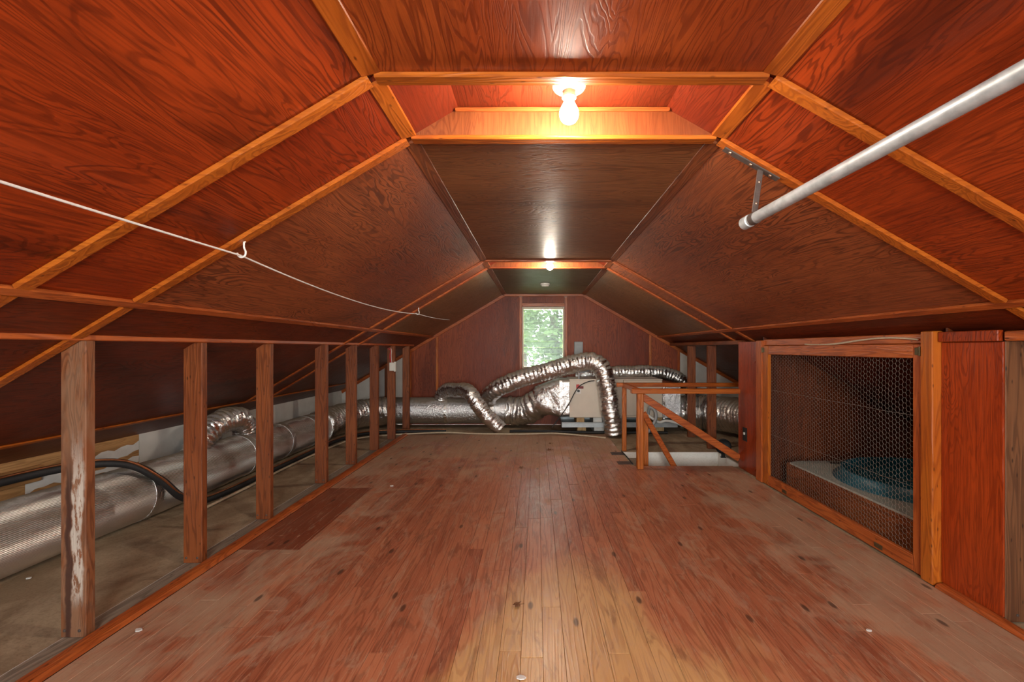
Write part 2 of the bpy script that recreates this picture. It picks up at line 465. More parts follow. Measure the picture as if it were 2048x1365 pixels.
    def build(s, name, mat, parent=None, smooth=False, org=None):
        me = bpy.data.meshes.new(name)
        if org is None:
            if parent is not None: org = ORG[parent.name]
            else:
                xs = [q[0] for q in s.v]; ys = [q[1] for q in s.v]; zs = [q[2] for q in s.v]
                org = Vector(((min(xs) + max(xs)) / 2, (min(ys) + max(ys)) / 2, min(zs)))
        org = Vector(org)
        me.from_pydata([(q[0] - org.x, q[1] - org.y, q[2] - org.z) for q in s.v], [], s.f)
        me.update()
        import bmesh
        bm = bmesh.new(); bm.from_mesh(me); bmesh.ops.recalc_face_normals(bm, faces=bm.faces); bm.to_mesh(me); bm.free()
        if smooth:
            me.polygons.foreach_set('use_smooth', [True] * len(me.polygons))
            try: me.set_sharp_from_angle(angle=math.radians(smooth if smooth is not True else 50))
            except Exception: pass
        me.materials.append(M[mat] if isinstance(mat, str) else mat)
        o = bpy.data.objects.new(name, me); col.objects.link(o)
        ORG[o.name] = org
        if parent is not None:
            o.parent = parent; o.location = org - ORG[parent.name]
        else: o.location = org
        return o


def empty(name, loc):
    o = bpy.data.objects.new(name, None); col.objects.link(o); o.location = loc; o.empty_display_size = .05
    ORG[o.name] = Vector(loc); return o


def tag(o, label, cat, group=None):
    o['label'] = label; o['category'] = cat
    if group: o['group'] = group
    return o


def struct(o, label=None):
    o['kind'] = 'structure'
    if label: o['label'] = label
    return o


def P(px, py, d):
    return Vector(((px - VPX) / FPX * d, d, CAMZ + (VPY - py) / FPX * d))


def spline(pts, step=.02):
    pts = [Vector(p) for p in pts]
    q = [2 * pts[0] - pts[1]] + pts + [2 * pts[-1] - pts[-2]]
    out = []
    for i in range(1, len(q) - 2):
        n = max(2, int((q[i + 1] - q[i]).length / step))
        for k in range(n):
            t = k / n
            out.append(.5 * ((2 * q[i]) + (-q[i - 1] + q[i + 1]) * t + (2 * q[i - 1] - 5 * q[i] + 4 * q[i + 1] - q[i + 2]) * t * t + (-q[i - 1] + 3 * q[i] - 3 * q[i + 1] + q[i + 2]) * t ** 3))
    out.append(pts[-1]); return out


# ------------------------------------------------------------------ room dimensions
XL, XR, ZC = -.483, .683, 1.92           # edges and height of the flat ceiling
SL, SR = .595, .57                        # roof slopes
YN, YE = -1.95, 6.70                       # near and far gable
KL, KR = -1.72, 1.905                     # knee walls
EL, ER = -2.87, 3.30                      # eave walls
zL = lambda x: ZC - SL * (XL - x)
zR = lambda x: ZC - SR * (x - XR)
nL = Vector((SL, 0, -1)).normalized(); nR = Vector((-SR, 0, -1)).normalized()
B = [(-1.52, -1.10), (1.335, 1.725), (4.125, 4.485)]      # pairs of cross battens: the three lamp wells

# ------------------------------------------------------------------ floor
fl = MB()
for (x0, x1, y0, y1) in ((EL - .05, .93, YN, YE), (.93, ER + .05, YN, 4.33), (.93, 1.96, 4.92, YE), (1.96, ER + .05, 4.33, YE)):
    fl.box(x0, x1, y0, y1, -.12, -.02)
floor = struct(fl.build('floor', 'subfloor'), 'worn red-stained strip floor with bare yellow patch and dusty edges')
W, G = .080, .0009
x = -1.658; row = 0
while x + W < 1.863:
    x1 = x + W
    yend = 5.93 if x1 < .93 else 4.33
    ys = [YN, 1.1 + random.random() * 1.6]
    while ys[-1] < yend - .75:
        nx = ys[-1] + random.uniform(1.0, 2.3)
        ys.append(yend if nx > yend - .5 else nx)
    if ys[-1] < yend: ys[-1] = yend
    for a, b in zip(ys, ys[1:]):
        dz = random.uniform(-.0012, 0)
        MB().box(x, x1 - G, a, b - .0016, -.02, dz, .0008).build('plank', 'floor', floor)
    x = x1; row += 1
# dusty sheets around the strip floor
for (x0, x1, y0, y1, z) in ((EL, -1.833, YN, .9, -.004), (EL, -1.833, .903, 3.34, -.004), (EL, -1.833, 3.343, 5.78, -.005), (EL, -1.833, 5.783, YE, -.004),
                            (-1.83, .90, 5.935, YE, -.006), (.905, 1.96, 4.918, YE, -.003), (.903, .93, 4.33, 4.917, -.002), (1.965, ER, 4.33, YE, -.005), (1.864, ER, YN, 4.326, -.005)):
    MB().box(x0, x1, y0, y1, -.02, z, .002).build('floor_sheet', 'dusty', floor)
MB().box(-1.8335, -1.8285, YN, 6.0, -.02, -.0005).build('joint_strip', 'paper', floor)
t = MB().box(-1.828, -1.722, YN, 6.2, -.02, .002, .002).build('trim_1', 'greyboard'); struct(t, 'grey sole plate board under the row of posts')
for nm, xa, xb, y0, y1 in (('trim_2', -1.721, -1.661, YN, 5.93), ('trim_3', 1.862, 1.903, YN, 2.13)):
    prof = [(0, 0), (.060, 0), (.056, .010), (.045, .016), (.02, .020), (0, .020)]
    pts = [((xa + u if nm == 'trim_2' else xb - u * (xb - xa) / .06), y0, v) for u, v in prof]
    struct(MB().slab(pts, (0, y1 - y0, 0)).build(nm, 'rustY'), 'rounded red shoe moulding along the strip floor edge')
# stairwell: white board walls, treads going down to the right
sw = MB()
sw.box(.90, 2.0, 4.895, 4.915, -1.6, -.001); sw.box(.90, 2.0, 4.31, 4.33, -1.6, -.02); sw.box(1.945, 1.96, 4.33, 4.895, -1.6, -.004); sw.box(.91, .93, 4.33, 4.92, -1.6, -.02)
sw.box(.90, 2.0, 4.31, 4.94, -1.66, -1.6)
struct(sw.build('wall_stairwell', 'whitewood'), 'white painted board lining of the stairwell')
st = empty('staircase', (1.4, 4.62, -1.6)); tag(st, 'brown wooden steps going down inside the railed opening', 'stairs')
for k in range(5):
    xx = .935 + .165 * k; zz = -.06 - .11 * k
    MB().box(xx, xx + .19, 4.335, 4.893, zz - .03, zz, .004).build('tread', 'greyboard', st)
    MB().box(xx + .175, xx + .19, 4.335, 4.893, zz - .11, zz - .031, .002).build('riser', 'studX', st)

# ------------------------------------------------------------------ ceiling: backing, panels, battens
bk = MB()
xr = (XL + XR) / 2
o1 = .22
bk.slab([(EL - .05, YN, zL(EL - .05) + o1), (XL, YN, ZC + o1), (XR, YN, ZC + o1), (ER + .05, YN, zR(ER + .05) + o1),
         (ER + .05, YN, zR(ER + .05) + o1 + .04), (xr, YN, ZC + o1 + .38), (EL - .05, YN, zL(EL - .05) + o1 + .04)], (0, YE - YN, 0))
ceil = struct(bk.build('ceiling', 'rawY'), 'red-stained plywood attic ceiling with amber battens')
T = .010
spans = [(YN, B[0][0]), B[0], (B[0][1], B[1][0]), B[1], (B[1][1], B[2][0]), B[2], (B[2][1], YE)]
g = .0025


def slope_panel(side, xa, xb, y0, y1, mat, th=T):
    z_ = zL if side == 'L' else zR; n = nL if side == 'L' else nR
    MB().slab([(xa, y0 + g, z_(xa)), (xb, y0 + g, z_(xb)), (xb, y1 - g, z_(xb)), (xa, y1 - g, z_(xa))], -n * th).build('panel', mat, ceil)


LB, RB = -1.535, 1.783                    # long battens part way down the slopes
for i, (y0, y1) in enumerate(spans):
    well = i in (1, 3, 5)
    up = ['plyY', 'plyY', 'plyY', 'plyY', 'ply_mid', 'ply_mid', 'ply_far_sheen'][i]
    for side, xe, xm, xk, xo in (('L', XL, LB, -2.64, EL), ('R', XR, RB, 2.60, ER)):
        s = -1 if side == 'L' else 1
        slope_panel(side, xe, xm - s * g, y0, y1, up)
        slope_panel(side, xm + s * g, xk - s * g, y0, y1, 'ply_low_shade' if i < 6 else 'ply_eave')
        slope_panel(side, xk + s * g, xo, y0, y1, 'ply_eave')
    if not well:
        mat = 'ply_flat' if i <= 2 else ('ply_brown_sheen' if i == 4 else 'ply_green_sheen')
        MB().slab([(XL, y0 + g, ZC), (XR, y0 + g, ZC), (XR, y1 - g, ZC), (XL, y1 - g, ZC)], (0, 0, T)).build('panel', mat, ceil)
    else:
        # shallow lamp well that runs up to a higher strip between the slopes
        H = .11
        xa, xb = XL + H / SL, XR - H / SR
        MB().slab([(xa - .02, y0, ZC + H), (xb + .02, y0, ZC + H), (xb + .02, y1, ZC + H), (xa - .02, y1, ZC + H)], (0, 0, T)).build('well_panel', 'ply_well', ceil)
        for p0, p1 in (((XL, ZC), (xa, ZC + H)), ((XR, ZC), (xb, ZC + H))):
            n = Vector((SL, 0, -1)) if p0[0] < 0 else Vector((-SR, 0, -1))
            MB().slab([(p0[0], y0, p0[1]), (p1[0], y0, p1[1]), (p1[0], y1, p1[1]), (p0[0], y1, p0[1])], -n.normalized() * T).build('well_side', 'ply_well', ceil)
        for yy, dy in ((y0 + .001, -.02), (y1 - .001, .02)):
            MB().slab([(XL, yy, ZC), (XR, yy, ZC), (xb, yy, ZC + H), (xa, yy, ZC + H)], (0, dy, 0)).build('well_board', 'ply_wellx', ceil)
        MB().box(xa - .012, xb + .012, y1 - .016, y1 - .001, ZC + H - .016, ZC + H - .001, .003).build('well_trim', 'rustX', ceil)
BW, BT = .047, .016


def batten(a, b, n, mat, w=BW, th=BT):
    a = Vector(a); b = Vector(b); n = Vector(n).normalized()
    MB().bar(a + n * th * .5, b + n * th * .5, w, th, n, .003).build('batten', mat, ceil)


for i, (ya, yb) in enumerate(B):
    for y in (ya, yb):
        amb = 'amberX' if i < 2 else 'rustX'
        batten((XL + .012, y, ZC), (XR - .012, y, ZC), (0, 0, -1), amb)
        batten((XL - .012, y, zL(XL - .012)), (LB + .02, y, zL(LB + .02)), nL, amb)
        batten((XR + .012, y, zR(XR + .012)), (RB - .02, y, zR(RB - .02)), nR, amb)
        batten((LB - .02, y, zL(LB - .02)), (EL + .22, y, zL(EL + .22)), nL, amb, BW, BT * .8)
        batten((RB + .02, y, zR(RB + .02)), (ER - .6, y, zR(ER - .6)), nR, amb, BW, BT * .8)
hl = (nL + Vector((0, 0, -1))).normalized(); hr = (nR + Vector((0, 0, -1))).normalized()
for i, (y0, y1) in enumerate(spans):
    m = 'amberY' if i < 4 else 'studY'
    
    batten((XL, y0 + .024, ZC + .002), (XL, y1 - .024, ZC + .002), hl, m, .058, .014)
    batten((XR, y0 + .024, ZC + .002), (XR, y1 - .024, ZC + .002), hr, m, .058, .014)
batten((LB, YN, zL(LB)), (LB, YE, zL(LB)), nL, 'rustY', .040, .014)
batten((RB, YN, zR(RB)), (RB, YE, zR(RB)), nR, 'rustY', .040, .014)
batten((-2.645, YN, zL(-2.645)), (-2.645, YE, zL(-2.645)), nL, 'amberY', .03, .010)

# ------------------------------------------------------------------ gable walls
def gable(name, y0, y1, hole, label):
    """wall polygon with a window hole, as six slabs in one mesh"""
    hx0, hx1, hz0, hz1 = hole
    m = MB(); dv = (0, y1 - y0, 0)
    m.slab([(EL - .05, y0, -.12), (hx0, y0, -.12), (hx0, y0, ZC + .3), (XL, y0, ZC + .3), (EL - .05, y0, zL(EL - .05) + .3)], dv)
    m.slab([(hx1, y0, -.12), (ER + .05, y0, -.12), (ER + .05, y0, zR(ER + .05) + .3), (XR, y0, ZC + .3), (hx1, y0, ZC + .3)], dv)
    m.slab([(hx0, y0, -.12), (hx1, y0, -.12), (hx1, y0, hz0), (hx0, y0, hz0)], dv)
    m.slab([(hx0, y0, hz1), (hx1, y0, hz1), (hx1, y0, ZC + .6), (hx0, y0, ZC + .6)], dv)
    return struct(m.build(name, 'white'), label)


WX0, WX1, WZ0, WZ1 = -.215, .400, .825, 1.730
wb = gable('wall_back', YE + .012, YE + .14, (WX0, WX1, WZ0, WZ1), 'gable end wall of red plywood around a window')
wf = gable('wall_front', YN - .14, YN, (-.65, .85, .45, 1.75), 'gable wall at the near end of the attic')
ztop = lambda x: min(ZC, zL(x) if x < XL else (zR(x) if x > XR else ZC))


def wall_panel(x0, x1, z0, mat, y=YE, th=.010, nm='panel'):
    xs = sorted({x0, x1} | {q for q in (XL, XR) if x0 < q < x1})
    pts = [(x0, y, z0), (x1, y, z0)] + [(q, y, ztop(q) - .002) for q in reversed(xs)]
    MB().slab(pts, (0, th, 0)).build(nm, mat, wb)


e = .002
wall_panel(-1.865 + e, -1.47 - e, 0, 'ply_end'); wall_panel(-1.47 + e, WX0 - .045, 0, 'ply_end')
wall_panel(WX1 + .045, 1.665 - e, 0, 'ply_end'); wall_panel(1.665 + e, 2.085 - e, 0, 'ply_end')
MB().box(WX0 - .043, WX1 + .043, YE, YE + .01, 0, WZ0 - .03).build('panel', 'ply_end', wb)
MB().box(WX0 - .002, WX1 + .002, YE, YE + .01, WZ1 + .058, ZC - .02).build('panel', 'ply_end', wb)
wall_panel(EL, -1.868, 0, 'white', nm='white_panel'); wall_panel(2.088, ER, 0, 'white', nm='white_panel')
for xx in (-1.866, -1.47, 1.665, 2.085):
    MB().box(xx - .018, xx + .018, YE - .012, YE, 0, ztop(xx) - .02, .002).build('batten', 'amberZ' if abs(xx) < 1.7 else 'rustZ', wb)
for xx in (-2.21, 2.60):
    MB().box(xx - .025, xx + .025, YE - .03, YE, 0, ztop(xx) - .02, .002).build('batten', 'studZ', wb)
MB().bar((XL - .01, YE - .011, ZC - .020), (XR + .01, YE - .011, ZC - .020), .02, .038, (0, 0, 1)).build('batten', 'rustX', wb)
MB().bar((XL, YE - .011, ZC - .022), (EL, YE - .011, zL(EL) - .022), .02, .045, (0, 0, 1)).build('batten', 'rustX', wb)
MB().bar((XR, YE - .011, ZC - .022), (ER, YE - .011, zR(ER) - .022), .02, .045, (0, 0, 1)).build('batten', 'rustX', wb)
# window 1: wooden casing, cream frame, glass louvres behind
w1 = struct(empty('window_1', ((WX0 + WX1) / 2, YE, WZ0)), 'cream framed louvred window with green trees beyond')
for x0, x1, z0, z1 in ((WX0 - .045, WX0 - .004, WZ0 - .05, ZC - .045), (WX1 + .004, WX1 + .045, WZ0 - .05, ZC - .045), (WX0 - .004, WX1 + .004, WZ1 + .004, WZ1 + .055), (WX0 - .004, WX1 + .004, WZ0 - .05, WZ0 - .004)):
    MB().box(x0, x1, YE - .014, YE + .011, z0, z1, .003).build('casing', 'rustZ' if z1 - z0 > .2 else 'rustX', w1)
for x0, x1, z0, z1 in ((WX0 - .003, WX0 + .020, WZ0, WZ1), (WX1 - .020, WX1 + .003, WZ0, WZ1), (WX0 + .020, WX1 - .020, WZ1 - .034, WZ1), (WX0 + .020, WX1 - .020, WZ0, WZ0 + .024)):
    MB().box(x0, x1, YE - .006, YE + .05, z0, z1, .003).build('frame', 'winframe', w1)
nl = 9; zz0, zz1 = WZ0 + .026, WZ1 - .036; hh = (zz1 - zz0) / nl
for k in range(nl):
    za, zb = zz0 + k * hh, zz0 + (k + 1) * hh - .0025
    p = MB().slab([(WX0 + .021, YE + .075, za), (WX1 - .021, YE + .075, za), (WX1 - .021, YE + .055, zb), (WX0 + .021, YE + .055, zb)], (0, .005, 0)).build('pane', 'glass_dirty', w1)
    MB().box(WX0 + .021, WX1 - .021, YE + .0745, YE + .0815, za - .0014, za - .0002).build('pane_edge', 'foam', p)
# window added in the near gable, out of view, for fill light
w2 = struct(empty('added_fill_window', (.1, YN, .45)), 'two-light window added in the unseen near gable for fill light')
for x0, x1, z0, z1 in ((-.70, -.63, .40, 1.80), (.83, .90, .40, 1.80), (-.63, .83, 1.73, 1.80), (-.63, .83, .40, .47), (.08, .12, .47, 1.73)):
    MB().box(x0, x1, YN - .06, YN + .02, z0, z1, .003).build('frame', 'winframe', w2)
for x0, x1 in ((-.63, .08), (.12, .83)):
    MB().box(x0, x1, YN - .035, YN - .03, .47, 1.73).build('pane', 'glass', w2)
# eave walls
wl = MB().box(EL - .05, EL - .012, YN, YE, -.12, zL(EL) + .22).build('wall_left', 'white'); struct(wl, 'low white eave wall behind the posts')
wr = MB().box(ER + .012, ER + .05, YN, YE, -.12, zR(ER) + .22).build('wall_right', 'white'); struct(wr, 'low eave wall on the right side')
for y0, y1, m in ((YN, .85, 'ply_tan'), (.853, 3.28, 'ply_tan'), (3.283, 5.0, 'white'), (5.003, YE, 'white')):
    MB().box(EL - .012, EL, y0, y1, 0, zL(EL) + .004).build('wall_sheet', m, wl)
for i, (ya, yb, z0, z1) in enumerate(((2.9, 3.278, .385, .445), (2.85, 3.278, .31, .35), (2.55, 2.95, .33, .40))):
    pts = []
    for k in range(9):
        pts.append((EL + .001, ya + (yb - ya) * k / 8, z0 + random.uniform(-.012, .012) - (.03 * (8 - k) / 8)))
    for k in range(8, -1, -1):
        pts.append((EL + .001, ya + (yb - ya) * k / 8, z1 + random.uniform(-.012, .012) - (.03 * (8 - k) / 8)))
    MB().slab(pts, (.001, 0, 0)).build('torn_paper', 'paper', wl)
MB().box(EL, EL + .02, 1.7, 2.62, .36, .45, .003).build('ledger_board', 'ply_tan', wl)

for ya, yb, za_, zb_ in ((4.60, 4.74, .40, .404), (4.60, 4.604, .30, .40), (4.736, 4.74, .33, .40)):
    MB().box(EL, EL + .002, ya, yb, za_, zb_).build('torn_edge', 'cable', wl)
# ------------------------------------------------------------------ left knee wall: plate and eight posts
struct(MB().box(-1.842, -1.742, YN, 6.45, 1.150, 1.186, .004).build('trim_4', 'rustY'), 'long wooden top plate over the row of posts')
PY = [1.755, 2.364, 2.968, 3.76, 4.368, 4.98, 5.57, 6.20]
names = ['weathered wooden post with flaking white paint, nearest of the left row', 'plain red-brown wooden post standing second from the weathered post',
         'third wooden post of the left row, beside the shiny duct elbow', 'fourth wooden post of the left row, after the widest gap',
         'fifth wooden post of the left row along the plank floor', 'sixth wooden post of the left row, next to the boxed post',
         'wooden post in the left row carrying a small white box', 'farthest wooden post of the left row, by the gable wall']
for i, y in enumerate(PY):
    r = empty('wooden_post', (-1.788, y + .02, 0))
    tag(r, names[i], 'post', 'posts of the left knee wall')
    w = random.uniform(-.003, .003)
    MB().box(-1.836 + w, -1.741, y, y + .040, .002, 1.150, .003).build('shaft', 'post1' if i == 0 else 'studZ', r)
    if i < 5:
        for xx in (-1.822, -1.765):
            MB().lathe([(.006, 0), (.006, .003), (.003, .004)], (xx, y + .001, .03), (0, -1, 0), 10).build('nail', 'iron', r)
# small white box and red wires on the seventh post
bx = empty('junction_box', (-1.775, PY[6], .85)); tag(bx, 'small white box with red wires fixed on a wooden post', 'box')
MB().box(-1.80, -1.733, PY[6] - .03, PY[6] - .001, .845, .945, .004).build('body', 'plastic', bx)
MB().box(-1.742, -1.722, PY[6] - .032, PY[6] + .0, .835, .955, .002).build('cover', 'plastic', bx)
for k in range(3):
    MB().tube(spline([(-1.79 + .008 * k, PY[6] - .012, .945), (-1.795 + .01 * k, PY[6] - .03, 1.03), (-1.785 + .006 * k, PY[6] - .025, 1.09), (-1.82 + .02 * k, PY[6] - .03, 1.12)], .015), .0035, 6).build('wire', 'red' if k < 2 else 'plastic', bx, True)

# ------------------------------------------------------------------ right knee wall
struct(MB().box(1.90, 1.985, 4.30, 6.5, 1.155, 1.195, .004).build('trim_5', 'studY'), 'top plate over the far right studs')
struct(MB().box(1.893, 1.985, 2.21, 3.80, 1.142, 1.192, .004).build('trim_6', 'rustY'), 'plate board above the wire mesh door')
struct(MB().box(1.897, 1.985, YN, 1.85, 1.150, 1.190, .004).build('trim_7', 'rustY'), 'top plate at the near right edge')
for y, nm, m in ((1.856, 'unstained brown stud at the right edge of the picture', 'rawZ'), (5.06, 'bare stud behind the stair railing, nearer of two', 'studZ'), (5.72, 'bare stud behind the stair railing, farther of two', 'studZ')):
    r = empty('wall_stud', (1.95, y + .02, 0)); tag(r, nm, 'stud')
    xo = 0.0 if y < 5 else -.012
    MB().box(1.912 + xo, 2.008 + xo, y, y + .04, 0, 1.150, .003).build('shaft', m, r)
    MB().lathe([(.006, 0), (.006, .003), (.003, .004)], (1.96, y + .001, .03), (0, -1, 0), 8).build('nail', 'iron', r)
cp = empty('plywood_panel', (1.91, 2.0, 0)); tag(cp, 'tall glossy red plywood panel right of the wire mesh door', 'panel')
MB().box(1.903, 1.911, 1.858, 2.142, .02, 1.147, .001).build('sheet', 'ply_cab', cp)
MB().box(1.885, 1.911, 1.862, 2.142, 1.149, 1.196, .003).build('cap_board', 'ply_cab', cp)
ap = empty('wooden_post', (1.88, 2.175, 0)); tag(ap, 'amber varnished post beside the hinged wire mesh door', 'post')
MB().box(1.862, 1.915, 2.143, 2.212, .0, 1.202, .004).build('shaft', 'amberZ', ap)
ap2 = empty('wooden_post', (1.88, 3.83, 0)); tag(ap2, 'slim amber post at the far side of the wire mesh door', 'post')
MB().box(1.868, 1.915, 3.785, 3.885, .0, 1.185, .004).build('shaft', 'rustZ', ap2)
op = empty('plywood_panel', (1.91, 4.09, 0)); tag(op, 'narrow red plywood panel with black switch plate by stair railing', 'panel')
MB().box(1.903, 1.913, 3.887, 4.298, .0, 1.178, .001).build('sheet', 'ply_cab', op)
MB().box(1.914, 1.985, 4.262, 4.298, .0, 1.178, .002).build('stud', 'rustZ', op)
so = empty('wall_switch', (1.90, 4.157, .27)); tag(so, 'black wall plate with white switch on red panel', 'switch')
MB().box(1.896, 1.9025, 4.118, 4.196, .272, .395, .002).build('plate', 'blackplastic', so)
MB().box(1.886, 1.896, 4.147, 4.167, .330, .352, .002).build('toggle', 'plastic', so)
# wire mesh door
FY0, FY1, FZ0, FZ1 = 2.217, 3.781, .006, 1.140
md = empty('mesh_door', (1.885, 3.0, 0)); tag(md, 'wood framed chicken wire door covering the fan cupboard', 'door')
FX0, FX1 = 1.876, 1.902
MB().box(FX0, FX1, FY0, FY0 + .055, FZ0, FZ1, .003).build('stile', 'rustZ', md)
MB().box(FX0, FX1, FY1 - .085, FY1, FZ0, FZ1, .003).build('stile', 'amberZ', md)
MB().box(FX0 + .001, FX1, FY0 + .056, FY1 - .086, FZ1 - .070, FZ1, .003).build('rail', 'rustY', md)
MB().box(FX0 + .001, FX1, FY0 + .056, FY1 - .086, FZ0, FZ0 + .080, .003).build('rail', 'rustY', md)
mesh = MB()
hx, y0m, y1m, z0m, z1m = 1.899, FY0 + .05, FY1 - .08, FZ0 + .075, FZ1 - .065
pz = .0270; py = pz * .866; q = pz / 1.732
done = set()
cx = int((y1m - y0m) / py); cz = int((z1m - z0m) / pz)


def wob(y, z):
    return Vector((hx + .006 * noise.noise(Vector((y * 3, z * 3, 1))), y + .004 * noise.noise(Vector((y * 5, z * 5, 5))), z + .004 * noise.noise(Vector((y * 5, z * 5, 9)))))


def wire(a, b, r=.00075):
    key = (round(a[0] + b[0], 4), round(a[1] + b[1], 4))
    if key in done: return
    done.add(key)
    A, Bv = wob(*a), wob(*b)
    mesh.tube([A, Bv], r, 4, False)


for i in range(cx + 1):
    for j in range(cz + 1):
        cy_ = y0m + (i + .5) * py; cz_ = z0m + (j + (.5 if i % 2 else 0)) * pz
        if cz_ > z1m: continue
        ring = [(cy_ + q * math.cos(math.radians(60 * k)), cz_ + q * math.sin(math.radians(60 * k))) for k in range(6)]
        for k in range(6): wire(ring[k], ring[(k + 1) % 6])
mo = mesh.build('wire_mesh', 'wire', md); mo['kind'] = 'stuff'
for zz in (.78, .42):
    MB().tube([wob(y0m + (y1m - y0m) * k / 30, zz) for k in range(31)], .001, 5).build('tension_wire', 'wire', md)
for y, z in ((FY0 + .01, 1.105), (FY1 + .002, 1.105)):
    hg = MB().box(FX0 - .004, FX0 - .0002, y - .03, y + .03, z - .018, z + .018, .001).build('hinge', 'brass', md)
    MB().tube([(FX0 - .005, y, z - .022), (FX0 - .005, y, z + .022)], .005, 8).build('hinge_pin', 'brass', hg, True)
for y in (2.50, 3.45):
    MB().box(FX0 - .003, FX0 - .0002, y - .03, y + .03, .02, .045, .001).build('latch', 'brass', md)
# cupboard behind the mesh: far and near side walls
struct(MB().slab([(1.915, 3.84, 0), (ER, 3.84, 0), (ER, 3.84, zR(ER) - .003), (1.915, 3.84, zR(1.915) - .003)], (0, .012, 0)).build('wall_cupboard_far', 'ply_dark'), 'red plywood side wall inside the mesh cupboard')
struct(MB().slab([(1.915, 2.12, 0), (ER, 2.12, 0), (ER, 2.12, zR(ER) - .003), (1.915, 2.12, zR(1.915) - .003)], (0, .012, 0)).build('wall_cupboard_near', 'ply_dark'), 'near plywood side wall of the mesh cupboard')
# attic fan in a low plywood box
fb = empty('attic_fan', (2.6, 3.0, 0)); tag(fb, 'low plywood fan box with round teal metal ring behind wire mesh', 'fan')
BX0, BX1, BY0, BY1, BZ = 2.0, 3.2, 2.36, 3.65, .205
for a in ((BX0, BX0 + .018, BY0, BY1), (BX1 - .018, BX1, BY0, BY1), (BX0 + .018, BX1 - .018, BY0, BY0 + .018), (BX0 + .018, BX1 - .018, BY1 - .018, BY1)):
    MB().box(a[0], a[1], a[2], a[3], 0, BZ, .002).build('box_side', 'studY' if a[1] - a[0] < .1 else 'studX', fb)
FC = (2.60, 3.0); FR = .50
seg = 48
lid = MB()
outer = [];
for k in range(seg):
    a = 2 * math.pi * k / seg
    c, s_ = math.cos(a), math.sin(a)
    tt = min(((BX1 if c > 0 else BX0) - FC[0]) / c if abs(c) > 1e-6 else 9, ((BY1 if s_ > 0 else BY0) - FC[1]) / s_ if abs(s_) > 1e-6 else 9)
    outer.append((FC[0] + c * tt, FC[1] + s_ * tt))
v = []
for z in (BZ, BZ + .012):
    v += [(a, b, z) for a, b in outer] + [(FC[0] + FR * math.cos(2 * math.pi * k / seg), FC[1] + FR * math.sin(2 * math.pi * k / seg), z) for k in range(seg)]
f = []
for k in range(seg):
    j = (k + 1) % seg
    f += [(k, j, seg + j, seg + k), (2 * seg + k, 2 * seg + j, 3 * seg + j, 3 * seg + k), (k, j, 2 * seg + j, 2 * seg + k), (seg + k, seg + j, 3 * seg + j, 3 * seg + k)]
M['fandust'] = dusty('dusty_sheet_metal', (.36, .37, .33), (.42, .40, .34), (.25, .24, .21), .7)
lid.add(v, f).build('lid', 'fandust', fb)
MB().lathe([(FR + .05, .0), (FR + .04, .012), (FR + .012, .03), (FR, .066), (FR - .012, .069), (FR - .02, .062), (FR - .015, .02), (FR - .02, -.10), (FR - .05, -.18), (FR - .02, -.19), (FR + .001, -.1), (FR + .005, -.005)], (FC[0], FC[1], BZ + .013), (0, 0, 1), 64).build('ring', 'teal', fb, True)
MB().box(2.3, 2.42, 3.55, 3.60, BZ + .0125, BZ + .018).build('slot_plate', 'blackplastic', fb)
for k in range(4):
    bl = MB(); n_ = 8
    vv = []; ff = []
    for i in range(n_ + 1):
        r_ = .08 + (FR - .12) * i / n_
        for j in range(5):
            a = math.radians(90 * k + 20) + (j / 4 - .5) * (.95 - .25 * i / n_)
            z = BZ - .02 + (j / 4 - .5) * .09 * (1 - .3 * i / n_)
            vv.append((FC[0] + r_ * math.cos(a), FC[1] + r_ * math.sin(a), z))
    for i in range(n_):
        for j in range(4):
            ff.append((i * 5 + j, i * 5 + j + 1, (i + 1) * 5 + j + 1, (i + 1) * 5 + j))
    vv2 = [(a, b, c - .003) for a, b, c in vv]; nn = len(vv)
    ff2 = ff + [tuple(nn + q_ for q_ in reversed(f_)) for f_ in ff]
    bl.add(vv + vv2, ff2).build('blade', 'fandust', fb, True)
MB().lathe([(.03, -.10), (.085, -.09), (.09, .0), (.07, .03), (.02, .035)], (FC[0], FC[1], BZ - .04), (0, 0, 1), 32).build('hub', 'iron', fb, True)
MB().box(BX0 + .018, BX1 - .018, BY0 + .018, BY1 - .018, .002, .012).build('bottom_sheet', 'fandust', fb)
# twisted cord lying along the plate over the mesh door
cpts = []
for k in range(40):
    t_ = k / 39; y = 2.25 + .95 * t_
    cpts.append((1.884, y, 1.156 + .022 * math.sin(t_ * 5.2 + .3) * (1 - t_ * .5)))
tag(MB().tube(cpts, .004, 6, True, lambda r, a, L, p: r * (1 + .3 * math.sin(2 * a + L * 260))).build('twisted_cord', 'cable', None, True), 'twisted brown cord lying along the board above mesh door', 'cord')

# ------------------------------------------------------------------ stair railing
rl = empty('stair_railing', (1.4, 4.6, 0)); tag(rl, 'amber wooden railing around the white stair opening', 'railing')
MB().box(.927, .986, 4.20, 4.258, .0, .698, .004).build('post', 'amberZ', rl)
MB().box(.928, .975, 4.945, 4.985, .0, .698, .004).build('post', 'amberZ', rl)
MB().box(.873, 1.872, 4.185, 4.262, .700, .744, .004).build('top_rail', 'amberX', rl)
MB().box(.867, 2.21, 4.935, 5.000, .700, .742, .004).build('top_rail', 'amberX', rl)
MB().box(.93, .975, 4.264, 4.933, .700, .741, .004).build('top_rail', 'amberY', rl)
MB().bar((.99, 4.285, .665), (1.90, 4.285, .085), .04, .066, (0, 0, 1), .004).build('handrail', 'rustX', rl)
MB().bar((1.065, 4.46, .47), (1.065, 4.46, -.058), .045, .045, (0, 1, 0), .004).build('baluster', 'amberZ', rl)
MB().bar((1.02, 4.36, .50), (1.34, 4.40, -.05), .03, .05, (0, 0, 1), .004).build('brace', 'rustX', rl)
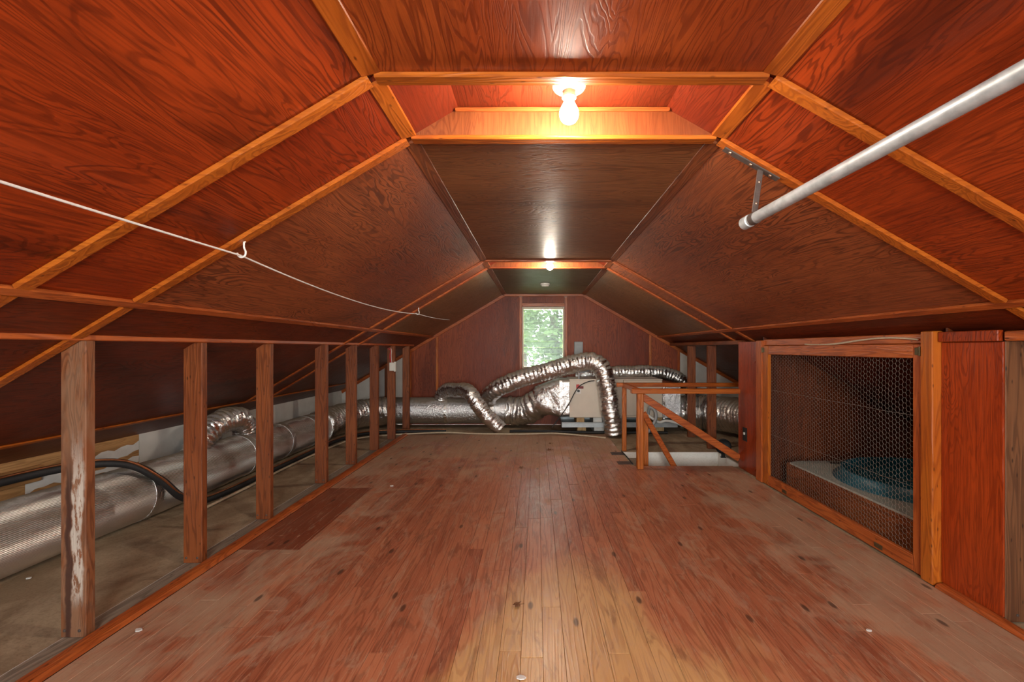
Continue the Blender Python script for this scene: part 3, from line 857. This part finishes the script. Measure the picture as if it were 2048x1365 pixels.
bl = empty('black_lamp', (1.93, 4.66, .0)); tag(bl, 'round black disc lamp on short stem at the stair opening', 'lamp')
MB().box(1.885, 1.935, 4.655, 4.685, -.004, .006, .002).build('foot', 'blackplastic', bl)
MB().bar((1.91, 4.67, .005), (1.91, 4.67, .09), .035, .02, (0, 1, 0), .003).build('stem', 'blackplastic', bl)
MB().lathe([(.03, -.02), (.06, -.015), (.076, .0), (.078, .025), (.070, .03), (.06, .022), (.01, .02)], (1.91, 4.675, .115), (-.25, -1, .05), 32).build('shade', 'blackplastic', bl, True)
for i, (a, b) in enumerate(((P(1222, 908, 4.83), P(1246, 908, 4.83)), (P(1235, 927, 4.44), P(1262, 927, 4.44)))):
    tag(MB().box(a.x, b.x, a.y - .06, a.y + .06, .0005, .0025).build('tape_strip', 'iron'), ('grey tape strip on floor near the far railing post', 'grey tape strip on floor beside the near railing post')[i], 'tape', 'tape strips by the stairs')
tag(MB().tube(spline([P(1243, 905, 4.9) + Vector((0, 0, .012)), P(1256, 918, 4.62) + Vector((0, 0, .006)), P(1266, 930, 4.38) + Vector((0, 0, .006))], .03), .006, 6).build('floor_cable', 'black', None, True), 'short black cable on floor left of the stair opening', 'cable')

# ------------------------------------------------------------------ lamps
def lamp(x, y, z, label):
    zt = ZC + .11
    r = empty('ceiling_lamp', (x, y, zt)); tag(r, label, 'lamp', 'bare bulb lamps in the ceiling wells')
    MB().lathe([(.044, zt - z - .0005), (.044, .0)], (x, y, z), (0, 0, 1), 24).build('junction_box', 'iron', r, True)
    MB().lathe([(.052, -.0005), (.054, -.006), (.050, -.012), (.034, -.017), (.021, -.022), (.0205, -.032), (.023, -.034), (.023, -.042), (.017, -.043)], (x, y, z), (0, 0, 1), 40).build('holder', 'porcelain', r, True)
    MB().lathe([(.013, -.042), (.0145, -.048), (.018, -.059), (.026, -.074), (.0305, -.086), (.0315, -.096), (.029, -.108), (.022, -.118), (.012, -.1245), (.002, -.1265)], (x, y, z), (0, 0, 1), 28).build('bulb', 'bulb', r, True)
    for s in (-1, 1):
        MB().lathe([(.004, 0), (.004, -.003), (.001, -.004)], (x + s * .038, y, z - .015), (0, 0, 1), 8).build('screw', 'iron', r)


lamp(.105, 1.49, 1.982, 'large lit bare bulb in porcelain holder, nearest ceiling well')
lamp(.121, 4.28, 1.982, 'distant lit bare bulb in the far ceiling well')
lamp(.105, -1.36, 1.982, 'lit bare bulb in the ceiling well behind the viewpoint')
sd = empty('smoke_detector', (.1, 5.63, ZC)); tag(sd, 'round white smoke detector on the far flat ceiling', 'smoke detector')
MB().lathe([(.06, 0), (.062, -.008), (.058, -.016), (.03, -.018)], (.1, 5.63, ZC), (0, 0, 1), 36).build('base', 'plastic', sd, True)
MB().lathe([(.05, -.018), (.05, -.026), (.042, -.036), (.01, -.038)], (.1, 5.63, ZC), (0, 0, 1), 36).build('cover', 'plastic', sd, True)

# ------------------------------------------------------------------ steel pipe with strap bracket
E0 = P(1492, 446, 1.775); E1 = P(2048, 142, .87)
dirp = (E1 - E0).normalized(); far_end = E0; near_end = E0 + dirp * 1.55
pp = empty('steel_pipe', far_end); tag(pp, 'galvanised steel pipe hung as a rail under the right slope', 'pipe')
MB().tube([far_end + (near_end - far_end) * (k / 20) for k in range(21)], .0205, 28).build('tube', 'galv', pp, True)
MB().tube([far_end - dirp * .012, far_end - dirp * .01, far_end + dirp * .028, far_end + dirp * .03], [.018, .0245, .0245, .021], 24).build('end_cap', 'galv', pp, True)
hb = empty('pipe_bracket', P(1510, 430, 1.735)); tag(hb, 'dark iron strap bracket holding the far end of the pipe', 'bracket')
yb_ = 1.725
a = P(1455, 293, yb_); b = P(1567, 353, yb_)
za = lambda x: zR(x)
A = Vector((.722, 1.735, za(.722))) + nR * (BT + .003); Bp = Vector((.928, 1.735, za(.928))) + nR * (BT + .003)
pl = MB().bar(A, Bp, .030, .005, nR, .001).build('plate', 'iron', hb)
for k in (.12, .5, .86):
    c = A + (Bp - A) * k + nR * .0025
    MB().lathe([(.007, 0), (.006, .003), (.001, .004)], c, nR, 10).build('screw', 'screw', pl)
mid = A + (Bp - A) * .68
ctr = far_end + dirp * .055
MB().bar(mid + nR * .002, ctr + Vector((0, 0, .022)), .022, .005, (0, 1, 0), .001).build('strap', 'iron', hb)
MB().tube([ctr - dirp * .012, ctr + dirp * .012], .0235, 24).build('clamp', 'iron', hb, True)
for k in (.3, .8):
    c = mid + (ctr + Vector((0, 0, .022)) - mid) * k
    MB().lathe([(.005, 0), (.004, .003), (.001, .004)], c + Vector((0, -.004, 0)), (0, -1, 0), 8).build('screw', 'screw', hb)

# ------------------------------------------------------------------ clothes line and hooks
def hook(y, x, label):
    z = zL(x) - .018
    r = empty('ceiling_hook', (x, y, z)); tag(r, label, 'hook', 'white hooks of the clothes line')
    pts = [(x, y, z + .01), (x, y, z - .02), (x + .006, y, z - .036), (x + .003, y, z - .052), (x - .010, y, z - .058), (x - .022, y, z - .052), (x - .026, y, z - .042)]
    MB().tube(spline(pts, .004), .0036, 8).build('hook_wire', 'hook', r, True)
    MB().lathe([(.007, 0), (.006, -.004), (.004, -.006)], (x, y, z + .004), (0, 0, 1), 10).build('collar', 'hook', r)
    return Vector((x - .012, y, z - .051))


h1 = hook(1.735, -1.117, 'white screw hook on batten carrying the clothes line, nearer one')
h2 = hook(4.42, -1.150, 'tiny white hook carrying the clothes line, far one')
e0 = Vector((-1.12, -1.05, CAMZ + .375)); e1 = Vector((-1.19, YE - .004, CAMZ + .42))
rp = []
for a, b, sag in ((e0, h1, .012), (h1, h2, .05), (h2, e1, .02)):
    for k in range(24):
        t_ = k / 24; q_ = a.lerp(b, t_); q_.z -= sag * 4 * t_ * (1 - t_); rp.append(q_)
rp.append(e1)
tag(MB().tube(rp, .0036, 8, True).build('clothes_line', 'rope', None, True), 'white clothes line strung under the left sloped ceiling', 'rope')

# ------------------------------------------------------------------ ducts
def flex_duct(name, pts, r, mat, label, amp=.010, rib=.004, pitch=.05, seed=0, group=None, seg=36, step=.010):
    path = spline(pts, step)

    def rf(rr, a, L, p):
        n1 = noise.noise(p * 9 + Vector((seed, 0, 0))); n2 = noise.noise(p * 26 + Vector((0, seed, 0)))
        w = abs(math.sin(math.pi * (L / pitch + .35 * n1 + .12 * math.sin(a * 2 + seed))))
        return rr + amp * .9 * n1 + amp * .55 * n2 + rib * (w ** .5 - .6) * 2
    m = MB().tube(path, r, seg, True, rf)
    if label is None: return m
    o = empty(name, path[-1]); tag(o, label, 'duct', group)
    m.build('sleeve', mat, o, 60)
    return o


TX, TZ, TR = -2.60, .185, .178
td = empty('trunk_duct', (TX, 3.0, 0)); tag(td, 'long silver insulated duct along the left eave turning onto the back wall', 'duct')
seg = 260
tr = MB().tube([(TX + .008 * math.sin(y * 2.1), y, TZ + .004 * math.sin(y * 3.3)) for y in [YN + .2 + .12 * k for k in range(int((5.55 - YN - .2) / .12) + 1)]], TR, seg, False,
               lambda r, a, L, p: r - (.0022 if int(a / (2 * math.pi) * seg + .5) % 2 else 0) + .004 * noise.noise(p * 5))
tr.build('ribbed_section', 'foil_rib', td)
for y in (2.93, 3.95, 4.55, 5.1):
    MB().tube([(TX + .008 * math.sin(yy * 2.1), yy, TZ + .004 * math.sin(yy * 3.3)) for yy in (y - .03, y - .029, y + .029, y + .03)], [TR, TR + .004, TR + .004, TR], 48, False).build('tape_band', 'foil_flat', td, True)
flex_duct('e', [(TX + .01, 5.40, TZ), (TX + .01, 5.62, TZ + .005), (TX + .05, 6.0, TZ + .02), (TX + .22, 6.32, TZ + .04), (TX + .55, 6.45, TZ + .055)], TR + .006, None, None, .016, .010, .06).build('elbow', 'foil', td, 60)
MB().tube([(TX + .50 + k * .05, 6.45, TZ + .055) for k in range(35)], .183, 56, False, lambda r, a, L, p: r + .005 * noise.noise(p * 5)).build('smooth_section', 'foil_flat', td, True)
for xx in (-1.27, -.62):
    MB().tube([(xx - .02, 6.45, TZ + .055), (xx - .019, 6.45, TZ + .055), (xx + .019, 6.45, TZ + .055), (xx + .02, 6.45, TZ + .055)], [.184, .190, .190, .184], 48, False).build('tape_band', 'foil', td, True)
flex_duct('e', [(-.42, 6.45, .24), (-.28, 6.43, .235), (-.14, 6.36, .255), (-.02, 6.28, .33), (.08, 6.24, .41), (.14, 6.23, .45)], [.19] * 400, None, None, .020, .012, .07, 3).build('reducer', 'foil', td, 60)

fu = empty('furnace', (1.05, 6.2, .2)); tag(fu, 'long beige horizontal furnace cabinet on blocks at the back wall', 'furnace')
UX0, UX1, UY0, UY1, UZ0, UZ1 = .425, 1.640, 5.95, 6.50, .212, .708
MB().box(UX0, 1.13, UY0, UY1, UZ0, UZ1, .006).build('cabinet', 'beige', fu)
MB().box(1.134, UX1, UY0, UY1, UZ0, UZ1 - .005, .006).build('cabinet', 'beige', fu)
ac = MB().box(1.17, 1.50, UY0 - .008, UY0 - .001, UZ0 + .03, UZ1 - .04, .003).build('access_panel', 'beige', fu)
MB().box(1.30, 1.36, UY0 - .012, UY0 - .0085, .55, .60, .001).build('label', 'sticker', ac)
MB().box(UX0 - .002, UX1, UY0 - .003, UY1, UZ1 - .002, UZ1 + .006).build('top_flange', 'beige', fu)
zs = lambda py: CAMZ + (VPY - py) / FPX * 5.945
xs_ = lambda px: (px - VPX) / FPX * 5.945
MB().box(xs_(1152.5), xs_(1159), UY0 - .004, UY0 - .0005, zs(778), zs(769.5)).build('label', 'red', fu)
MB().box(xs_(1159), xs_(1167), UY0 - .004, UY0 - .0005, zs(778), zs(773)).build('label', plain('maroon_label', (.2, .03, .03), .6), fu)
lb = MB().box(xs_(1152), xs_(1162), UY0 - .004, UY0 - .0005, zs(788), zs(778.5)).build('label', 'sticker', fu)
MB().lathe([(.018, 0), (.018, .001)], (xs_(1157), UY0 - .004, zs(782.5)), (0, -1, 0), 16).build('mark', 'blackplastic', lb)
# foil wrapped transition on the left of the furnace
tp = empty('foil_plenum', (.2, 6.2, .2)); tag(tp, 'crumpled foil wrapped funnel joining duct to the furnace', 'duct')
pm = MB(); n_ = 48; rings = []
for i in range(15):
    t_ = i / 14; xx = -.03 + (.33) * t_
    cz = .42 + (.46 - .42) * t_; hz = .175 + (.25 - .175) * t_; hy = .19 + (.268 - .19) * t_
    pwr = 2.2 + 6 * t_
    for k in range(n_):
        a = 2 * math.pi * k / n_; c, s_ = math.cos(a), math.sin(a)
        rr = 1 / ((abs(c) ** pwr + abs(s_) ** pwr) ** (1 / pwr))
        p = Vector((xx, 6.225 + hy * c * rr, cz + hz * s_ * rr))
        d_ = .022 * noise.noise(Vector((a * 3, t_ * 2, 4))) * math.sin(math.pi * t_) + .008 * noise.noise(p * 22)
        pm.v.append((p.x + d_ * .5, p.y + c * d_, p.z + s_ * d_))
for i in range(14):
    for k in range(n_): pm.f.append((i * n_ + k, i * n_ + (k + 1) % n_, (i + 1) * n_ + (k + 1) % n_, (i + 1) * n_ + k))
pm.build('funnel', 'foil', tp, 60)
cm = MB(); n_ = 64
for i in range(8):
    xx = .295 + .128 * i / 7
    for k in range(n_):
        a = 2 * math.pi * k / n_; c, s_ = math.cos(a), math.sin(a)
        rr = 1 / ((abs(c) ** 14 + abs(s_) ** 14) ** (1 / 14))
        p = Vector((xx, 6.226 + .266 * c * rr, .46 + .246 * s_ * rr)); d_ = .007 * noise.noise(p * 30) + .006 * noise.noise(p * 11)
        cm.v.append((p.x, p.y + c * d_, p.z + s_ * d_))
for i in range(7):
    for k in range(n_): cm.f.append((i * n_ + k, i * n_ + (k + 1) % n_, (i + 1) * n_ + (k + 1) % n_, (i + 1) * n_ + k))
cm.build('collar', 'foil', tp, 60)
rp_ = empty('foil_plenum', (1.78, 6.2, .2)); tag(rp_, 'blue-grey foil faced box at the right end of the furnace', 'duct')
MB().box(1.642, 1.885, 5.955, 6.49, .195, .615, .008).build('body', 'foil_flat', rp_)
MB().box(1.645, 1.675, 5.950, 6.494, .192, .618, .003).build('tape_band', 'foil', rp_)
# drain pan and supports
dp = empty('drain_pan', (1.05, 6.2, .095)); tag(dp, 'shallow galvanised drain pan under the furnace', 'pan')
MB().box(.325, 1.815, 5.88, 6.52, .098, .103).build('bottom', 'steel', dp)
for a in ((.325, 1.815, 5.875, 5.879), (.325, 1.815, 6.521, 6.525), (.321, .325, 5.879, 6.521), (1.815, 1.819, 5.879, 6.521)):
    MB().box(a[0], a[1], a[2], a[3], .098, .158).build('rim', 'steel', dp)
MB().tube([(.322, 5.876, .158), (1.818, 5.876, .158)], .006, 8).build('rolled_edge', 'steel', dp, True)
for i, (x0, x1, m, lb_) in enumerate(((.53, .645, 'pale', 'wood block under the left end of drain pan'), (.75, .88, 'foam', 'white foam block under the drain pan middle'), (1.55, 1.67, 'pale', 'wood block under the right end of drain pan'))):
    r = MB().box(x0, x1, 5.98, 6.4, -.003, .097, .004).build('support_block', m); tag(r, lb_, 'block')
    r = MB().box(x0 - .01, x1 - .02, 5.99, 6.35, .1035, .2115, .004).build('support_block', m); tag(r, lb_.replace('under the', 'standing in the').replace('of drain pan', 'of the drain pan').replace('the drain pan middle', 'the middle of drain pan'), 'block')
# flexible ducts
FA = [P(978, 808, 6.40), P(979, 792, 6.28), P(998, 776, 6.12), P(1045, 757, 6.06), P(1100, 742, 6.02), P(1150, 728, 5.96), P(1186, 724, 5.90), P(1206, 742, 5.84), P(1216, 785, 5.77), P(1222, 825, 5.735), P(1229, 868, 5.735)]
flex_duct('flexible_duct', FA, .116, 'foil', 'big silver flexible duct arching over the furnace down to the floor', .014, .006, .055, 1)
FB = [P(886, 812, 6.45), P(884, 792, 6.42), P(895, 782, 6.36), P(914, 781, 6.24), P(936, 783, 6.05), P(950, 802, 5.985), P(974, 832, 5.975), P(1000, 858, 6.0)]
flex_duct('flexible_duct', FB, .098, 'foil', 'short silver flexible duct looping over the trunk duct to the floor', .011, .005, .045, 2)
FCp = [P(1150, 750, 6.585), P(1230, 746, 6.585), P(1300, 745, 6.58), P(1345, 752, 6.575), P(1375, 772, 6.56), P(1388, 792, 6.55)]
flex_duct('flexible_duct', FCp, .095, 'foil', 'silver flexible duct lying behind the furnace top on the right', .010, .005, .045, 5)
FD = [P(1358, 825, 6.22), P(1385, 825, 6.18), P(1425, 826, 6.05), P(1470, 831, 5.70), P(1510, 838, 5.35), P(1540, 846, 5.0)]
flex_duct('flexible_duct', FD, .215, 'foil', 'wide silver flexible return duct behind the right studs', .015, .012, .065, 7)
FE = [Vector((-2.62, 3.48, .30)), Vector((-2.615, 3.56, .42)), Vector((-2.60, 3.74, .51)), Vector((-2.59, 3.94, .51)), Vector((-2.61, 4.05, .42)), Vector((-2.62, 4.08, .31))]
flex_duct('flexible_duct', FE, .092, 'foil_dark', 'shiny crumpled flexible elbow rising from the left eave duct', .014, .010, .04, 9)

# ------------------------------------------------------------------ cables and line set
ls = empty('line_set', (-2.3, 3.1, .05)); tag(ls, 'black insulated refrigerant hose with copper tube crossing the left duct', 'hose')
HP = [Vector((-2.82, 2.05, .40)), Vector((-2.78, 2.33, .425)), Vector((-2.66, 2.62, .44)), Vector((-2.52, 2.80, .405)), Vector((-2.41, 2.92, .27)), Vector((-2.36, 3.04, .12)), Vector((-2.36, 3.3, .035)), Vector((-2.37, 4.2, .030)), Vector((-2.37, 5.3, .030)), Vector((-2.26, 5.72, .03)), Vector((-1.95, 5.93, .03)), Vector((-1.2, 5.99, .03))]
MB().tube(spline(HP, .03), .024, 14).build('insulated_hose', 'black', ls, True)
MB().tube(spline([p + Vector((.012, -.02, .026)) for p in HP], .03), .007, 8).build('copper_tube', 'copper', ls, True)
fc = [Vector((-2.30, 3.0, .012)), Vector((-2.29, 3.6, .02)), Vector((-2.33, 4.3, .012)), Vector((-2.30, 5.2, .012)), Vector((-2.18, 5.60, .014)), Vector((-1.8, 5.84, .012)), Vector((-1.2, 5.88, .03)), Vector((-.8, 5.90, .012)), Vector((-.2, 5.86, .014)), Vector((.2, 5.83, .03)), Vector((.55, 5.78, .014)), Vector((.85, 5.62, .012))]
tag(MB().tube(spline(fc, .03), .010, 8).build('power_cable', 'cable', None, True), 'beige cable running on the floor below the silver ducts', 'cable')
fb_ = [Vector((-.36, 6.03, .02)), Vector((-.1, 5.99, .03)), Vector((.3, 5.95, .03)), Vector((.8, 5.955, .02)), Vector((1.3, 5.95, .02)), Vector((1.7, 5.93, .02))]
tag(MB().tube(spline(fb_, .03), .018, 10).build('drain_hose', 'black', None, True), 'black hose on the floor in front of the drain pan', 'hose')
tag(MB().tube(spline([P(1189, 762, 5.93), P(1176, 764, 5.93), P(1160, 772, 5.93), P(1150, 785, 5.92), P(1137, 810, 5.90), P(1122, 832, 5.88), P(1108, 850, 5.86), P(1104, 856, 5.85)], .02), .006, 8).build('control_cable', 'black', None, True), 'thin dark cable hanging over the furnace front to floor', 'cable')
tag(MB().tube(spline([P(1158, 764, 5.97), P(1158, 750, 5.95), P(1164, 745, 5.98), P(1178, 742, 6.1)], .02), .012, 8).build('conduit', 'greybox', None, True), 'short grey conduit on top of the furnace', 'conduit')
tag(MB().tube(spline([P(1296, 832, 5.9), P(1300, 815, 5.82), P(1310, 822, 5.80), P(1312, 836, 5.79), P(1305, 852, 5.79), P(1295, 866, 5.80)], .02), .020, 10).build('gas_hose', 'greybox', None, True), 'grey curved hose at the right furnace base', 'hose')
tag(MB().tube(spline([P(1290, 828, 5.9), P(1300, 834, 5.85), P(1318, 845, 5.85), P(1332, 842, 5.85), P(1352, 846, 5.85), P(1366, 852, 5.86)], .02), .018, 10).build('drain_tube', 'foam', None, True), 'white plastic drain tube curving below the furnace', 'pipe')
# grey meter box on the gable wall
mb = empty('meter_box', P(1156.5, 710, YE - .03)); tag(mb, 'small grey switch box on the gable wall by window', 'box')
q0, q1 = P(1148, 710, YE), P(1165, 684, YE)
MB().box(q0.x, q1.x, YE - .07, YE - .001, q0.z, q1.z, .006).build('body', 'greybox', mb)
MB().box(q0.x + .02, q1.x - .02, YE - .077, YE - .071, q0.z + .095, q0.z + .14, .003).build('handle', 'greybox', mb)
MB().tube([(q0.x + .045, YE - .035, q0.z), (q0.x + .045, YE - .035, q0.z - .18)], .012, 10).build('conduit', 'greybox', mb, True)

# ------------------------------------------------------------------ litter on the floor
for i, (px, py, sz, lb_) in enumerate(((1098, 901, .035, 'dry brown leaf on the far floor below the furnace'), (1042, 936, .022, 'small dry leaf bit in the middle of the far floor'), (1034, 1213, .022, 'dry brown leaf scrap on the yellow worn planks'), (1100, 889, .02, 'tiny dry leaf scrap near the bright floor streak'))):
    d = FPX * CAMZ / (py - VPY); c = P(px, py, d)
    r = empty('dry_leaf', (c.x, c.y, 0)); tag(r, lb_, 'leaf', 'dry leaves on the floor')
    n_ = 10; vv = [(c.x, c.y, .006)]
    for k in range(n_):
        a = 2 * math.pi * k / n_; rr = sz * (.55 + .45 * (k % 2)) * random.uniform(.8, 1.1)
        vv.append((c.x + rr * math.cos(a), c.y + rr * 1.3 * math.sin(a), .002 + random.uniform(0, .014)))
    vv += [(a_, b_, c_ + .001) for a_, b_, c_ in vv]
    ff = [(0, 1 + k, 1 + (k + 1) % n_) for k in range(n_)] + [(11, 12 + (k + 1) % n_, 12 + k) for k in range(n_)] + [(1 + k, 1 + (k + 1) % n_, 12 + (k + 1) % n_, 12 + k) for k in range(n_)]
    MB().add(vv, ff).build('blade', 'leafdry', r)
    MB().tube([(c.x, c.y, .006), (c.x + sz * 1.4, c.y + sz * .5, .004)], .0012, 5).build('stalk', 'leafdry', r)
for px, py, sz, lb_ in ((784, 973, .018, 'white paper scrap on floor beside the clean dark patch'), (277, 1262, .016, 'white scrap on the floor near the weathered post'), (57, 1158, .014, 'white scrap on dusty boards beside the silver duct'), (440, 997, .016, 'flat pale scrap on the dusty boards behind posts'), (1042, 1358, .018, 'white scrap at the bottom edge of the floor'), (1738, 1263, .012, 'white speck on the right red planks')):
    d = FPX * CAMZ / (py - VPY); c = P(px, py, d); n_ = 7
    pts = [(c.x + sz * random.uniform(.6, 1.1) * math.cos(2 * math.pi * k / n_), c.y + .7 * sz * random.uniform(.6, 1.1) * math.sin(2 * math.pi * k / n_), .001) for k in range(n_)]
    tag(MB().slab(pts, (0, 0, .004)).build('paper_scrap', 'paper'), lb_, 'scrap', 'scraps on the floor')

# ------------------------------------------------------------------ outside the far window
struct(MB().box(-6, 6, YE + .15, 22, -3.3, -3.2).build('floor_outside', 'ground'), 'green ground outside the window')
struct(MB().slab([(-.9, YE + .15, 1.86), (1.1, YE + .15, 1.86), (1.1, YE + .75, 1.775), (-.9, YE + .75, 1.80)], (0, 0, .05)).build('roof_overhang', 'soffit'), 'grey roof overhang seen at the top of the window')


def tree(cx_, cy_, base, top, rad, n, label, seed):
    rnd = random.Random(seed)
    r = empty('leafy_tree', (cx_, cy_, base)); tag(r, label, 'tree')
    MB().tube(spline([(cx_, cy_, base), (cx_ + .05, cy_, (base + top) / 2), (cx_ - .05, cy_, top - .3)], .3), [.10] * 60, 8).build('trunk', 'bark', r, True)
    for k in range(7):
        a = rnd.uniform(0, 6.28); z = rnd.uniform(base + (top - base) * .4, top - .6)
        MB().tube([(cx_, cy_, z), (cx_ + .6 * rad * math.cos(a), cy_ + .6 * rad * math.sin(a), z + .5)], [.03, .012], 6).build('branch', 'bark', r, True)
    m = MB()
    clumps = [(rnd.gauss(0, .5), rnd.gauss(0, .4), rnd.uniform(-1, 1)) for _ in range(26)]
    mz = (base + top) / 2 + .1 * (top - base)
    for k in range(n):
        c = rnd.choice(clumps)
        p = Vector((cx_ + rad * (c[0] + rnd.gauss(0, .18)), cy_ + rad * (c[1] + rnd.gauss(0, .18)), mz + (top - base) * .42 * (c[2] + rnd.gauss(0, .13))))
        u = Vector((rnd.gauss(0, 1), rnd.gauss(0, 1), rnd.gauss(0, .6))).normalized(); w = u.cross(Vector((rnd.gauss(0, 1), rnd.gauss(0, 1), rnd.gauss(0, 1)))).normalized()
        s_ = rnd.uniform(.05, .10)
        m.add([p - u * s_, p + w * s_ * .5, p + u * s_, p - w * s_ * .5], [(0, 1, 2, 3)])
    fo = m.build('foliage', 'leafg', r); fo['kind'] = 'stuff'


tree(.45, 11.0, -3.2, 2.2, 1.05, 6500, 'nearer leafy green tree seen through the window', 3)
tree(-.5, 16.5, -3.2, 3.4, 1.9, 7000, 'farther pale green tree behind the one at the window', 8)
